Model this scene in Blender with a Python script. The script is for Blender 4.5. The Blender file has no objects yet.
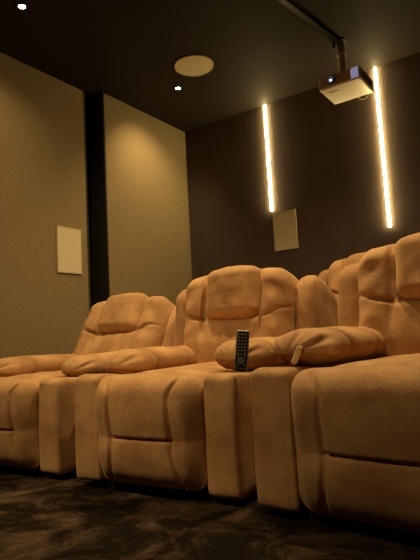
import bpy, bmesh, math, random
from mathutils import Vector, Matrix, noise
random.seed(4)
C = bpy.context.scene.collection
PI = math.pi
R = math.radians

# ------------------------------------------------------------------ materials
def new_mat(name):
    m = bpy.data.materials.new(name); m.use_nodes = True
    nt = m.node_tree; b = nt.nodes['Principled BSDF']
    return m, nt, b

def plain(name, col, rough=.6, metal=0., emit=None, es=0.):
    m, nt, b = new_mat(name)
    b.inputs['Base Color'].default_value = (*col, 1)
    b.inputs['Roughness'].default_value = rough
    b.inputs['Metallic'].default_value = metal
    if emit:
        b.inputs['Emission Color'].default_value = (*emit, 1)
        b.inputs['Emission Strength'].default_value = es
    return m

def fabric(name, c1, c2, scale, bump_scale, bump, rough=.9, sheen=0., detail_mix=.3, lo=.3, hi=.7, stretch=(1, 1, 1), spec=.3):
    m, nt, b = new_mat(name)
    N, L = nt.nodes, nt.links
    tc = N.new('ShaderNodeTexCoord'); mp = N.new('ShaderNodeMapping')
    mp.inputs['Scale'].default_value = stretch
    L.new(tc.outputs['Object'], mp.inputs['Vector'])
    n1 = N.new('ShaderNodeTexNoise'); n1.inputs['Scale'].default_value = scale; n1.inputs['Detail'].default_value = 6
    n2 = N.new('ShaderNodeTexNoise'); n2.inputs['Scale'].default_value = bump_scale; n2.inputs['Detail'].default_value = 4
    L.new(mp.outputs[0], n1.inputs['Vector']); L.new(mp.outputs[0], n2.inputs['Vector'])
    mx = N.new('ShaderNodeMix'); mx.data_type = 'FLOAT'; mx.inputs[0].default_value = detail_mix
    L.new(n1.outputs['Fac'], mx.inputs[2]); L.new(n2.outputs['Fac'], mx.inputs[3])
    cr = N.new('ShaderNodeValToRGB')
    cr.color_ramp.elements[0].position = lo; cr.color_ramp.elements[0].color = (*c1, 1)
    cr.color_ramp.elements[1].position = hi; cr.color_ramp.elements[1].color = (*c2, 1)
    L.new(mx.outputs[0], cr.inputs[0]); L.new(cr.outputs[0], b.inputs['Base Color'])
    bp = N.new('ShaderNodeBump'); bp.inputs['Strength'].default_value = bump; bp.inputs['Distance'].default_value = .01
    L.new(n2.outputs['Fac'], bp.inputs['Height']); L.new(bp.outputs[0], b.inputs['Normal'])
    b.inputs['Roughness'].default_value = rough
    b.inputs['Specular IOR Level'].default_value = spec
    b.inputs['Sheen Weight'].default_value = sheen
    b.inputs['Sheen Tint'].default_value = (1, .8, .5, 1)
    return m

M = {}
M['suede'] = fabric('suede', (.37, .198, .085), (.57, .34, .16), 6, 90, .12, .85, .25, .22, .39, .61)
M['strap'] = fabric('strap_webbing', (.75, .50, .26), (.85, .6, .33), 20, 160, .1)
M['base'] = plain('black_base', (.012, .010, .008), .8)
M['panel'] = fabric('wall_panel_cloth', (.22, .165, .085), (.33, .25, .135), 60, 420, .12, .95, 0, .6, .35, .65)
M['dark_wall'] = fabric('dark_painted_wall', (.085, .062, .050), (.105, .077, .062), 5, 300, .08, .8)
M['niche'] = plain('black_niche_and_shade', (.006, .005, .004), .9)  # black niche wall; also paints the shade on the narrow panel's end
M['trim'] = plain('brown_trim', (.06, .048, .03), .8)
M['ceiling'] = fabric('dark_ceiling_paint', (.024, .0175, .012), (.032, .024, .017), 3, 260, .04, .75, 0, .2, spec=.15)
M['plate'] = plain('cream_speaker_grille', (.72, .62, .42), .6)
M['plate_frame'] = plain('cream_speaker_frame', (.62, .53, .36), .5)
M['led'] = plain('led_diffuser', (.9, .85, .7), .5, 0, (1., .74, .30), 62)
M['led_frame'] = plain('led_profile', (.4, .36, .28), .4, .6)
M['bulb'] = plain('downlight_lens', (1, .95, .8), .3, 0, (1, .78, .45), 40)
M['ring'] = plain('downlight_ring', (.10, .08, .05), .35, .7)
M['proj'] = plain('projector_white_plastic', (.88, .84, .72), .45)
M['proj_front'] = plain('projector_front_shaded', (.62, .48, .34), .5)  # browner than the housing: shade on the front put into the colour
M['lens_ring'] = plain('lens_barrel', (.10, .09, .085), .3, .5)
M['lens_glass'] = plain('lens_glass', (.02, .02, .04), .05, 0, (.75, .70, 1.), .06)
M['lens_glow'] = plain('lens_lamp_glow', (1, 1, 1), .2, 0, (1, .95, .95), 6)
M['vent'] = plain('vent_lamp_leak', (.3, .3, .4), .5, 0, (.45, .42, .66), .6)
M['vent_bar'] = plain('vent_slats', (.12, .11, .12), .5)
M['ink'] = plain('logo_ink', (.06, .05, .04), .6)
M['pole'] = plain('mount_pole', (.72, .58, .36), .45, .0)
M['blackmetal'] = plain('black_bracket', (.008, .007, .006), .5)
M['cable'] = plain('cable_white', (.7, .62, .45), .5)
M['rc_body'] = plain('remote_black', (.012, .011, .012), .35)
M['rc_edge'] = plain('remote_silver_edge', (.35, .32, .30), .3, .8)
M['rc_btn'] = plain('remote_buttons', (.22, .20, .19), .5)

# carpet
def carpet():
    m, nt, b = new_mat('carpet'); N, L = nt.nodes, nt.links
    tc = N.new('ShaderNodeTexCoord')
    a = N.new('ShaderNodeTexNoise'); a.inputs['Scale'].default_value = 4.2; a.inputs['Detail'].default_value = 8; a.inputs['Roughness'].default_value = .72
    a.inputs['Distortion'].default_value = .6
    f = N.new('ShaderNodeTexNoise'); f.inputs['Scale'].default_value = 150; f.inputs['Detail'].default_value = 3
    L.new(tc.outputs['Object'], a.inputs['Vector']); L.new(tc.outputs['Object'], f.inputs['Vector'])
    mx = N.new('ShaderNodeMix'); mx.data_type = 'FLOAT'; mx.inputs[0].default_value = .22
    L.new(a.outputs['Fac'], mx.inputs[2]); L.new(f.outputs['Fac'], mx.inputs[3])
    cr = N.new('ShaderNodeValToRGB'); e = cr.color_ramp.elements
    e[0].position = .47; e[0].color = (.010, .007, .0045, 1); e[1].position = .66; e[1].color = (.115, .078, .045, 1)
    L.new(mx.outputs[0], cr.inputs[0]); L.new(cr.outputs[0], b.inputs['Base Color'])
    bp = N.new('ShaderNodeBump'); bp.inputs['Strength'].default_value = .7; bp.inputs['Distance'].default_value = .02
    L.new(mx.outputs[0], bp.inputs['Height']); L.new(bp.outputs[0], b.inputs['Normal'])
    b.inputs['Roughness'].default_value = 1; b.inputs['Specular IOR Level'].default_value = .05
    return m
M['carpet'] = carpet()

# ------------------------------------------------------------------ helpers
def obj(name, bm, m, parent=None, smooth=True):
    me = bpy.data.meshes.new(name)
    bmesh.ops.recalc_face_normals(bm, faces=bm.faces)
    bm.to_mesh(me); bm.free()
    for p in me.polygons: p.use_smooth = smooth
    me.materials.append(m)
    o = bpy.data.objects.new(name, me); C.objects.link(o)
    if parent: o.parent = parent
    return o

def tag(o, label, cat, group=None):
    o['label'] = label; o['category'] = cat
    if group: o['group'] = group
    return o

def thing(name, label, cat, loc=(0, 0, 0), rotz=0, group=None):
    o = bpy.data.objects.new(name, None); C.objects.link(o)
    o.location = loc; o.rotation_euler = (0, 0, rotz); o.empty_display_size = .1
    return tag(o, label, cat, group)

def struct(name, bm, m):
    o = obj(name, bm, m, None, False); o['kind'] = 'structure'; return o

def box(bm, x0, x1, y0, y1, z0, z1, bev=0.):
    vs = [bm.verts.new((x, y, z)) for x in (x0, x1) for y in (y0, y1) for z in (z0, z1)]
    fs = [(0, 1, 3, 2), (4, 6, 7, 5), (0, 4, 5, 1), (2, 3, 7, 6), (0, 2, 6, 4), (1, 5, 7, 3)]
    faces = [bm.faces.new([vs[i] for i in f]) for f in fs]
    if bev:
        es = list({e for f in faces for e in f.edges})
        bmesh.ops.bevel(bm, geom=es, offset=bev, segments=3, affect='EDGES', profile=.5)
    return bm

def B(*a, **k):
    return box(bmesh.new(), *a, **k)

def cyl(bm, c, r, h, axis='Z', seg=32, r2=None):
    mat = Matrix.Translation(c)
    if axis == 'Y': mat = mat @ Matrix.Rotation(PI/2, 4, 'X')
    if axis == 'X': mat = mat @ Matrix.Rotation(PI/2, 4, 'Y')
    bmesh.ops.create_cone(bm, cap_ends=True, segments=seg, radius1=r, radius2=r if r2 is None else r2, depth=h, matrix=mat)
    return bm

def ring(bm, c, r0, r1, z0, z1, seg=40):
    prof = [(r0, z0), (r1, z0), (r1, z1), (r0, z1)]
    rows = []
    for i in range(seg):
        a = 2*PI*i/seg
        rows.append([bm.verts.new((c[0]+r*math.cos(a), c[1]+r*math.sin(a), c[2]+z)) for r, z in prof])
    for i in range(seg):
        A, D = rows[i], rows[(i+1) % seg]
        for j in range(4): bm.faces.new((A[j], A[(j+1) % 4], D[(j+1) % 4], D[j]))
    return bm

def tube(name, pts, r, m, parent=None, seg=8):
    bm = bmesh.new(); rows = []
    P = [Vector(p) for p in pts]
    for i, p in enumerate(P):
        t = (P[min(i+1, len(P)-1)] - P[max(i-1, 0)]).normalized()
        a = t.orthogonal().normalized() if i == 0 else (prev - t*prev.dot(t)).normalized()
        prev = a; b = t.cross(a)
        rows.append([bm.verts.new(p + r*(math.cos(2*PI*k/seg)*a + math.sin(2*PI*k/seg)*b)) for k in range(seg)])
    for i in range(len(rows)-1):
        for k in range(seg):
            bm.faces.new((rows[i][k], rows[i][(k+1) % seg], rows[i+1][(k+1) % seg], rows[i+1][k]))
    bm.faces.new(rows[0]); bm.faces.new(rows[-1])
    return obj(name, bm, m, parent)

def ss(a, b, x):
    t = min(1, max(0, (x-a)/(b-a))); return t*t*(3-2*t)

def gro(d, w): return math.exp(-(d/w)**2)

def cushion(x0, x1, y0, y1, z0, z1, r, n, fn=None, amp=.004, seed=0):
    """closed rounded block on a fine grid, edge radii r=(rx,ry,rz), then shaped by fn(p, normal)"""
    h = ((x1-x0)/2, (y1-y0)/2, (z1-z0)/2); c = Vector(((x0+x1)/2, (y0+y1)/2, (z0+z1)/2))
    ax = []
    for a in range(3):
        k = n[a]; ax.append([h[a]*(.55*(2*i/k-1) + .45*math.sin(PI/2*(2*i/k-1))) for i in range(k+1)])
    bm = bmesh.new(); V = {}
    def vert(i, j, k):
        key = (i, j, k)
        if key in V: return V[key]
        p = (ax[0][i], ax[1][j], ax[2][k]); q = []; d = []
        for a in range(3):
            lim = h[a]-r[a]; qq = max(-lim, min(lim, p[a])); q.append(qq); d.append((p[a]-qq)/r[a])
        l = math.sqrt(sum(t*t for t in d)) or 1
        pos = Vector([q[a]+r[a]*d[a]/l for a in range(3)])
        nrm = Vector([d[a]/l/r[a] for a in range(3)]).normalized()
        P = pos + c
        if fn: P = fn(P, nrm)
        w = noise.noise(P*6 + Vector((seed*7.3, seed*3.1, 0)))*amp + noise.noise(P*17 + Vector((0, seed*5.1, 0)))*amp*.4
        V[key] = bm.verts.new(P + nrm*w)
        return V[key]
    nx, ny, nz = n
    for i in range(nx):
        for j in range(ny):
            for k in (0, nz): bm.faces.new((vert(i, j, k), vert(i+1, j, k), vert(i+1, j+1, k), vert(i, j+1, k)))
    for i in range(nx):
        for k in range(nz):
            for j in (0, ny): bm.faces.new((vert(i, j, k), vert(i+1, j, k), vert(i+1, j, k+1), vert(i, j, k+1)))
    for j in range(ny):
        for k in range(nz):
            for i in (0, nx): bm.faces.new((vert(i, j, k), vert(i, j+1, k), vert(i, j+1, k+1), vert(i, j, k+1)))
    return bm

# ------------------------------------------------------------------ the room
H = 3.0; YB = 4.565; YF = -2.6; XR = 2.6; XL = -3.62
struct('floor', B(XL, XR, YF, YB, -.1, 0), M['carpet'])
struct('ceiling', B(XL, XR, YF, YB, H, H+.1), M['ceiling'])
struct('wall_back', B(XL, XR, YB, YB+.1, -.1, H+.1), M['dark_wall'])
struct('wall_front', B(XL, XR, YF-.1, YF, -.1, H+.1), M['dark_wall'])
struct('wall_left', B(XL-.1, XL, YF-.1, YB+.1, -.1, H+.1), M['niche'])
struct('wall_right', B(XR, XR+.1, YF-.1, YB+.1, -.1, H+.1), M['dark_wall'])
struct('floor_riser', B(XL, XR, 2.99, YB, 0, .12), M['carpet'])
struct('panel_end_shade', B(XL, -3.389, 3.272, 3.288, 0, H), M['niche'])  # unlit end of the narrow panel, its shade put in as a black strip
struct('trim_1', B(XL, -3.535, 3.14, 3.19, 0, H), M['trim'])

tag(obj('wall_panel', B(XL, -3.505, -.5, 3.14, 0, H, bev=.004), M['panel'], None, False),
    'wide brown cloth wall panel on the left wall that carries the rectangular speaker', 'wall panel')
tag(obj('wall_panel', B(XL, -3.388, 3.29, YB, 0, H, bev=.004), M['panel'], None, False),
    'narrow brown cloth wall panel in the corner, with a warm pool of light on it', 'wall panel')

# ------------------------------------------------------------------ LED strips on the back wall
for x, z0, lab in ((-2.332, 1.858, 'glowing yellow vertical light strip above the small wall speaker, the shorter one'),
                   (-1.184, 1.50, 'glowing yellow vertical light strip beside the projector, the longer one')):
    t = thing('light_strip', lab, 'light strip', (x, YB, z0), 0)
    obj('strip_housing', B(-.017, .017, -.004, 0, 0, H-z0-.001), M['led_frame'], t, False)
    obj('diffuser', B(-.0105, .0105, -.022, -.004, .008, H-z0-.004, bev=.006), M['led'], t, False)

# ------------------------------------------------------------------ speakers
def plate_speaker(loc, rz, w, h, label):
    t = thing('wall_speaker', label, 'speaker', loc, rz)
    bm = bmesh.new()   # frame: four bars round the grille
    box(bm, -w/2, -w/2+.008, -.014, 0, -h/2, h/2); box(bm, w/2-.008, w/2, -.014, 0, -h/2, h/2)
    box(bm, -w/2+.008, w/2-.008, -.014, 0, -h/2, -h/2+.008); box(bm, -w/2+.008, w/2-.008, -.014, 0, h/2-.008, h/2)
    obj('speaker_frame', bm, M['plate_frame'], t, False)
    obj('grille', B(-w/2+.009, w/2-.009, -.012, 0, -h/2+.009, h/2-.009), M['plate'], t, False)
plate_speaker((-3.505, 2.925, 1.445), PI/2, .265, .405, 'cream rectangular flush speaker on the left cloth panel')
plate_speaker((-2.20, YB, 1.643), 0, .253, .394, 'cream rectangular flush speaker on the dark back wall under a light strip')
t = thing('ceiling_speaker', 'round cream speaker grille flush in the dark ceiling', 'speaker', (-2.433, 3.455, H))
obj('speaker_frame', ring(bmesh.new(), (0, 0, 0), .160, .172, -.010, 0), M['plate_frame'], t)
obj('grille', cyl(bmesh.new(), (0, 0, -.004), .1595, .008, seg=48), M['plate'], t, False)

# ------------------------------------------------------------------ downlights
def downlight(x, y, lab, energy, ang=110, size=.04, aim=None, blend=1.):
    t = thing('downlight', lab, 'downlight', (x, y, H))
    obj('trim_ring', ring(bmesh.new(), (0, 0, 0), .024, .036, -.006, 0, 28), M['ring'], t)
    obj('lamp_lens', cyl(bmesh.new(), (0, 0, -.002), .0235, .004, seg=24), M['bulb'], t, False)
    ld = bpy.data.lights.new('downlight_lamp', 'SPOT'); ld.energy = energy; ld.color = WARM
    ld.spot_size = R(ang); ld.spot_blend = blend; ld.shadow_soft_size = size
    l = bpy.data.objects.new('downlight_lamp', ld); C.objects.link(l); l.parent = t; l.location = (0, 0, -.03)
    if aim is not None:
        l.rotation_euler = (Vector(aim)-Vector((x, y, H))).to_track_quat('-Z', 'Y').to_euler()
WARM = (1., .69, .31)
downlight(-2.885, 2.045, 'small lit ceiling downlight nearest the top left corner', 24, 130, aim=(-3.4, 2.2, .6))
downlight(-2.79, 3.68, 'small lit ceiling downlight beside the round ceiling speaker', 44, 100, aim=(-3.45, 3.85, 1.9))
# unseen fill downlights, added to light the recliner fronts and pads
for x, y, e, ang, aim, lab in (
        (-2.3, -.5, 150, 46, (-2.1, 1.6, .42), 'added out-of-view fill downlight in front of the left recliner'),
        (-1.25, -.5, 85, 46, (-1.1, 1.6, .42), 'added out-of-view fill downlight in front of the middle recliner'),
        (-1.9, 2.42, 118, 140, (-1.9, 2.44, 0), 'added out-of-view fill downlight above the seat of the middle recliner'),
        (-.75, 2.42, 118, 140, (-.75, 2.44, 0), 'added out-of-view fill downlight above the seat of the right recliner')):
    downlight(x, y, lab, e, ang, .05, aim)




# ------------------------------------------------------------------ projector
def projector():
    t = thing('projector', 'white projector hanging under the ceiling on a pole, lens lit', 'projector', (-1.274, 3.80, 2.562))
    t.rotation_euler = (0, 0, R(-1))
    W = .172; D = .33; Z = .108
    bm = B(-W, W, 0, D, 0, Z, bev=.014); obj('housing', bm, M['proj'], t)
    # front panel, its shade painted in as a darker tone
    obj('front_panel', B(-W+.012, W-.012, -.004, .006, .012, Z-.010, bev=.002), M['proj_front'], t, False)
    bm = bmesh.new()
    lx = -.055
    cyl(bm, (lx-.005, -.012, .056), .036, .02, 'Y', 36)
    lr = obj('lens_ring', bm, M['lens_ring'], t, False)
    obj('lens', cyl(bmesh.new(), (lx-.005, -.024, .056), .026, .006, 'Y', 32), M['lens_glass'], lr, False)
    obj('lamp_glow', cyl(bmesh.new(), (lx-.001, -.0285, .048), .0065, .003, 'Y', 20), M['lens_glow'], lr, False)
    v = obj('vent', B(.100, .162, -.007, -.004, .014, .096), M['vent'], t, False)
    bm = bmesh.new()
    for k in range(6): box(bm, .100, .162, -.010, -.0072, .018+k*.0135, .022+k*.0135)
    box(bm, .097, .100, -.010, -.004, .012, .098); box(bm, .162, .165, -.010, -.004, .012, .098)
    obj('vent_slats', bm, M['vent_bar'], v, False)
    bm = bmesh.new()
    for k in range(7): box(bm, W-.001, W+.002, .06+k*.03, .075+k*.03, .03, .085)
    obj('side_vent', bm, M['vent_bar'], t, False)
    # mount bracket on its top and feet screws
    bm = B(-.06, .06, .09, .21, Z, Z+.012); 
    for sx in (-.06, .06):
        for sy in (.10, .20): cyl(bm, (sx*1.2, sy, Z+.004), .008, .012)
    obj('bracket', bm, M['blackmetal'], t, False)
    # logo on the underside
    cu = bpy.data.curves.new('logo', 'FONT'); cu.body = 'BenQ'; cu.size = .032; cu.extrude = .0006
    cu.align_x = 'CENTER'; cu.align_y = 'CENTER'
    tmp = bpy.data.objects.new('logo_tmp', cu); C.objects.link(tmp)
    dg = bpy.context.evaluated_depsgraph_get(); me = bpy.data.meshes.new_from_object(tmp.evaluated_get(dg))
    bpy.data.objects.remove(tmp)
    lo = bpy.data.objects.new('logo', me); C.objects.link(lo); me.materials.clear(); me.materials.append(M['ink'])
    lo.parent = t; lo.location = (-.075, .075, -.0008); lo.rotation_euler = (PI, 0, 0)
    # white cable loop hanging at the back right
    pts = []
    for k in range(17):
        a = PI*k/16
        pts.append((.08+.045*math.cos(a), D+.006, .02-.045*math.sin(a)))
    tube('cable', pts, .0045, M['cable'], t)
    return t
projector()
t = thing('projector_mount', 'metal pole mount holding the projector from the ceiling', 'mount', (-1.285, 3.95, H))
tube('pole', [(0, 0, -.006), (0, 0, -.3175)], .030, M['pole'], t, 20)
tube('collar', [(0, 0, -.10), (0, 0, -.125)], .034, M['pole'], t, 20)
bm = B(-.055, .055, -.045, .045, -.012, 0); cyl(bm, (-.045, -.03, -.03), .012, .04)
obj('ceiling_plate', bm, M['blackmetal'], t, False)
tag(obj('cable_channel', B(-.022, .022, -.95, -.05, -.018, 0), M['blackmetal'], None, False),
    'black cable channel along the ceiling running to the projector pole', 'cable channel').location = (-1.285, 3.95, H)
bpy.data.objects['cable_channel'].rotation_euler = (0, 0, R(-9))

# ------------------------------------------------------------------ recliners
def foot_fn(p, n):
    x, y, z = p
    f = max(0, -n.y)
    ax = abs(x)
    top = ss(.30, .50, z)
    sx = .150 + .035*ss(.42, .52, z) + .022*(1-ss(.05, .24, z))   # the vertical seams flare at top and bottom
    b = 0
    b -= .026*(1 - (ax/.29)**2)                               # overall crown
    b -= .012*math.sin(PI*min(1, max(0, (z-.25)/.25))) if z > .25 else .012*math.sin(PI*min(1, max(0, (.25-z)/.21)))
    b += .022*gro(ax-sx, .0085)
    if ax < sx+.008: b += .020*gro(z-.25, .006)*(1-ss(sx-.012, sx+.012, ax))
    # small puckers beside the seam
    b += .003*gro(z-.25, .05)*math.sin(x*95)*(1 if z < .25 else .35)*(ax < sx)
    # belly of the upper panel, slope of the lower one
    b -= .008*gro(z-.39, .10)
    b += .035*(1-ss(.03, .22, z))
    # outer rolls turn back towards the arms
    b += .030*ss(.20, .275, ax)
    y += b*f
    if n.z > 0: z += .012*(1-(ax/.27)**2)*n.z
    return Vector((x, y, z))

def seat_fn(p, n):
    x, y, z = p
    if n.z > 0:
        z += n.z*(.035*(1-(x/.28)**2) - .012*gro(y-.42, .03)*gro(x, .2))
    return Vector((x, y, z))

def arm_fn(s):
    def fn(p, n):
        x, y, z = p
        f = max(0, -n.y)
        y += f*(.010*gro(abs(x) - .285, .006)*(z < .46)) - f*.010*math.sin(PI*min(1, max(0, z/.5)))
        if n.z > .2: z += n.z*.010*gro(y-.06, .06)
        return Vector((x, y, z))
    return fn

def pad_fn(s, lift):
    cx = .325*s
    def fn(p, n):
        x, y, z = p
        u = (y-.11)/.72                      # 0 front .. 1 back
        # barrel crown
        z += .014*math.sqrt(max(0, math.sin(PI*min(1, max(0, u)))))*(.6+.4*n.z)
        # gathered front end: pleats that run back from the drawn-in tip
        a = math.atan2(z-.53, x-cx)
        g = 1-ss(0, .30, u)
        k = g*(.0045*math.sin(a*9+.8) + .0025*math.sin(a*17+2))
        for q, wd in ((-2.4, .10), (-1.2, .12), (-.3, .08), (.5, .10), (1.3, .09), (2.1, .12), (2.8, .08)):
            k -= .012*gro(a-q-.5*u, wd)*(1-ss(.02, .16+.10*abs(math.sin(q*3+s)), u))
        x += n.x*k; z += n.z*k
        # front end droops, its underside tucked up
        z += max(0, -n.z)*(1-ss(0, .28, u))*.034
        z -= (1-ss(0, .12, u))*.006*max(0, n.z)
        # cross seam near the back and a crease behind the gathers
        c = .013*gro(u-.74, .018) + .012*gro(u-.27-.10*(x-cx)/.12, .02)
        x -= n.x*c; z -= n.z*c
        z += lift
        return Vector((x, y, z))
    return fn

BH = .63
def back_fn(p, n):
    x, y, z = p
    ax = abs(x); f = max(0, -n.y)
    # shoulders drop away from the head cushion
    if z > .25: z -= (.022*ss(.15, .36, ax) + .03*ss(.26, .36, ax))*ss(.25, .6, z)
    # waist
    x -= math.copysign(.010*gro(z-.33, .12)*ss(.25, .34, ax), x)
    b = 0
    inside = 1-ss(.150, .180, ax)
    b += .045*inside*ss(.30, .36, z)                      # pocket behind the head cushion
    b -= .026*gro(z-.17, .12)*(1-(ax/.4)**2)                # lumbar belly
    b -= .020*gro(ax-.265, .09)*ss(.05, .35, z)              # side bolsters
    zs = .335 + .05*ss(.17, .36, ax)
    b += .034*gro(z-zs, .0095)*ss(.16, .19, ax)*(.9 if x < 0 else .5)
    b += .028*gro(ax-.178, .010)*ss(.16, .36, z)
    b += .004*gro(z-.25, .08)*math.sin(x*70+1)*(ax < .17)     # stretch folds
    b += .020*gro(z-.02, .03)
    b += .007*(gro(x+.05, .007)+gro(x-.045-.2*(z-.15), .007)+.7*gro(x-.115-.35*(z-.15), .008))*ss(.03, .12, z)*(1-ss(.22, .31, z))
    b += .004*math.sin((z*1.0+ax*.6)*42)*gro(ax-.27, .05)*ss(.2, .3, z)
    y += b*f
    return Vector((x, y, z))

def head_fn(p, n):
    x, y, z = p
    f = max(0, -n.y)
    y -= f*.022*(1-(x/.19)**2)
    z += (.018*max(0, -n.z) - .022*max(0, n.z))*(abs(x)/.17)**2
    b = .003*math.sin(x*60+z*20)*gro(z-.37, .05)
    y += f*b
    return Vector((x, y, z))

def wing_fn(p, n):
    x, y, z = p
    z -= .05*ss(.25, .50, y)*ss(.2, .5, z)
    z -= .04*(1-ss(.03, .16, y))*ss(.3, .5, z)
    if z < .3: y -= .10*ss(.2, .5, y)*(1-z/.3)
    return Vector((x, y, z))

def make_recliner(label, loc, rz, recline=10, seed=0, lift=(.0, .0), group='recliners', py=.15, back=(0, .76, 1)):
    t = thing('recliner', label, 'recliner', loc, rz, group)
    S = M['suede']
    obj('base', B(-.36, .36, .06, 1.0, 0, .06), M['base'], t, False)
    for s in (-1, 1):
        a, b = sorted((.268*s, .413*s))
        obj('arm', cushion(a, b, .0, .98, .030, .500, (.015, .028, .030), (12, 30, 24), arm_fn(s), .004, seed+s), S, t)
        a, b = sorted((.205*s, .425*s))
        pad = obj('armrest_pad', cushion(a, b, py, .90, .478, .618, (.10, .09, .068), (44, 100, 28), pad_fn(s, lift[(s+1)//2]), .006, seed+3*s), S, t)
    obj('footrest', cushion(-.266, .266, -.040, .14, .045, .500, (.055, .05, .075), (110, 18, 110), foot_fn, .0035, seed+11), S, t)
    obj('seat_cushion', cushion(-.264, .264, .10, .86, .30, .485, (.05, .07, .05), (40, 40, 12), seat_fn, .006, seed+12), S, t)
    bk = obj('backrest', cushion(-.345, .345, -.05, .26, 0, BH, (.085, .11, .10), (110, 20, 100), back_fn, .007, seed+13), S, t)
    bk.location = (back[0], back[1], .41); bk.scale = (1, 1, back[2]); bk.rotation_euler = (R(-recline), 0, 0)
    for s in (-1, 1):
        a, b = sorted((.33*s, .452*s))
        obj('side_wing', cushion(a, b, .03, .50, -.06, .590, (.050, .07, .07), (12, 30, 30), wing_fn, .006, seed+5*s), S, bk)
    hd = obj('head_cushion', cushion(-.168, .168, -.075, .12, .325, BH+.012, (.05, .07, .07), (50, 16, 50), head_fn, .006, seed+14), S, bk)
    return t

ch1 = make_recliner('tan suede recliner at the left end of the row, reclined furthest', (-2.392, 1.55, 0), R(3), 27, 1, (-.014, -.012), 'recliners in the front row', .15, (-.01, .735, 1.07))
ch2 = make_recliner('tan suede recliner in the middle of the front row, black remote on its arm', (-1.443, 1.588, 0), R(4.5), 10, 2, (-.014, .012), 'recliners in the front row', .15, (0, .76, 1.03))
ch3 = make_recliner('tan suede recliner at the right edge of the photo, nearest the camera', (-.480, 1.560, 0), R(-4), 9, 3, (.012, .012), 'recliners in the front row', .105)
ch4 = make_recliner('tan suede recliner in the row behind, only its top showing between two front recliners', (-1.17, 3.0, .12), 0, 6, 4)
ch4.scale = (1, 1, 1.03)
ch1.scale = (1, 1, .925); ch2.scale = (1, 1, .957); ch3.scale = (1.15, 1, 1)

# pull strap on the right recliner's near armrest pad
bm = cushion(-.010, .010, -.006, .006, 0, .068, (.005, .004, .01), (6, 4, 12), None, .001, 5)
st = obj('pull_strap', bm, M['strap'], ch3); st['label'] = 'pale webbing pull strap'
st.location = (-.292, .085, .518); st.rotation_euler = (R(-12), R(22), R(25))

# ------------------------------------------------------------------ remote control
def remote():
    t = thing('remote_control', 'slim black remote control standing on the arm of the middle recliner', 'remote control', (-1.022, 1.652, .492), R(22))
    t.rotation_euler = (R(-9), R(6), R(24))
    w, h, d = .025, .158, .008
    obj('shell', B(-w, w, -d, d, 0, h, bev=.004), M['rc_edge'], t, True)
    obj('face', B(-w+.0045, w-.0045, -d-.0015, -d+.001, .005, h-.004, bev=.001), M['rc_body'], t, False)
    proto = None
    def btn(x, z, sx=.0038, sz=.0028):
        nonlocal proto
        if proto is None:
            proto = obj('button', cushion(-1, 1, -.0012, .0012, -1, 1, (.5, .0008, .5), (6, 2, 6), None, 0), M['rc_btn'], t); o = proto
        else:
            o = proto.copy(); C.objects.link(o)
        o.parent = t; o.location = (x, -d-.002, z); o.scale = (sx, 1, sz)
    for r in range(7):
        for c in (-1, 0, 1):
            btn(c*.0125, h-.016-r*.0125)
    for x, z in ((-.014, .060), (.014, .060), (-.014, .026), (.014, .026)): btn(x, z, .003, .0026)
    for k in range(3): btn((k-1)*.0125, .013, .0035, .0022)
    bm = bmesh.new(); ring(bm, (0, 0, 0), .0075, .0125, -.0012, .0012, 28)
    o = obj('navigation_ring', bm, M['rc_btn'], t); o.location = (0, -d-.002, .043); o.rotation_euler = (PI/2, 0, 0)
    o2 = obj('select_button', cyl(bmesh.new(), (0, -d-.002, .043), .0042, .0026, 'Y', 20), M['rc_btn'], t)
remote()

# ------------------------------------------------------------------ world and camera
w = bpy.data.worlds.new('world'); bpy.context.scene.world = w; w.use_nodes = True
w.node_tree.nodes['Background'].inputs[0].default_value = (0, 0, 0, 1)

F = 508.
ya, pi_, ro = R(34.6), R(6.31), R(-3.067)
f = Vector((-math.sin(ya)*math.cos(pi_), math.cos(ya)*math.cos(pi_), math.sin(pi_)))
r = Vector((math.cos(ya), math.sin(ya), 0)); u = r.cross(f)
r2 = math.cos(ro)*r + math.sin(ro)*u; u2 = -math.sin(ro)*r + math.cos(ro)*u
cd = bpy.data.cameras.new('camera'); cam = bpy.data.objects.new('camera', cd); C.objects.link(cam)
mw = Matrix((r2, u2, -f)).transposed().to_4x4(); mw.translation = (0, 0, .632)
cam.matrix_world = mw
cd.sensor_fit = 'VERTICAL'; cd.sensor_height = 24; cd.lens = F/560*24; cd.clip_start = .02
sc = bpy.context.scene; sc.camera = cam
sc.view_settings.view_transform = 'Standard'; sc.view_settings.look = 'None'
sc.view_settings.exposure = .28; sc.view_settings.gamma = 1; sc.view_settings.use_curve_mapping = False
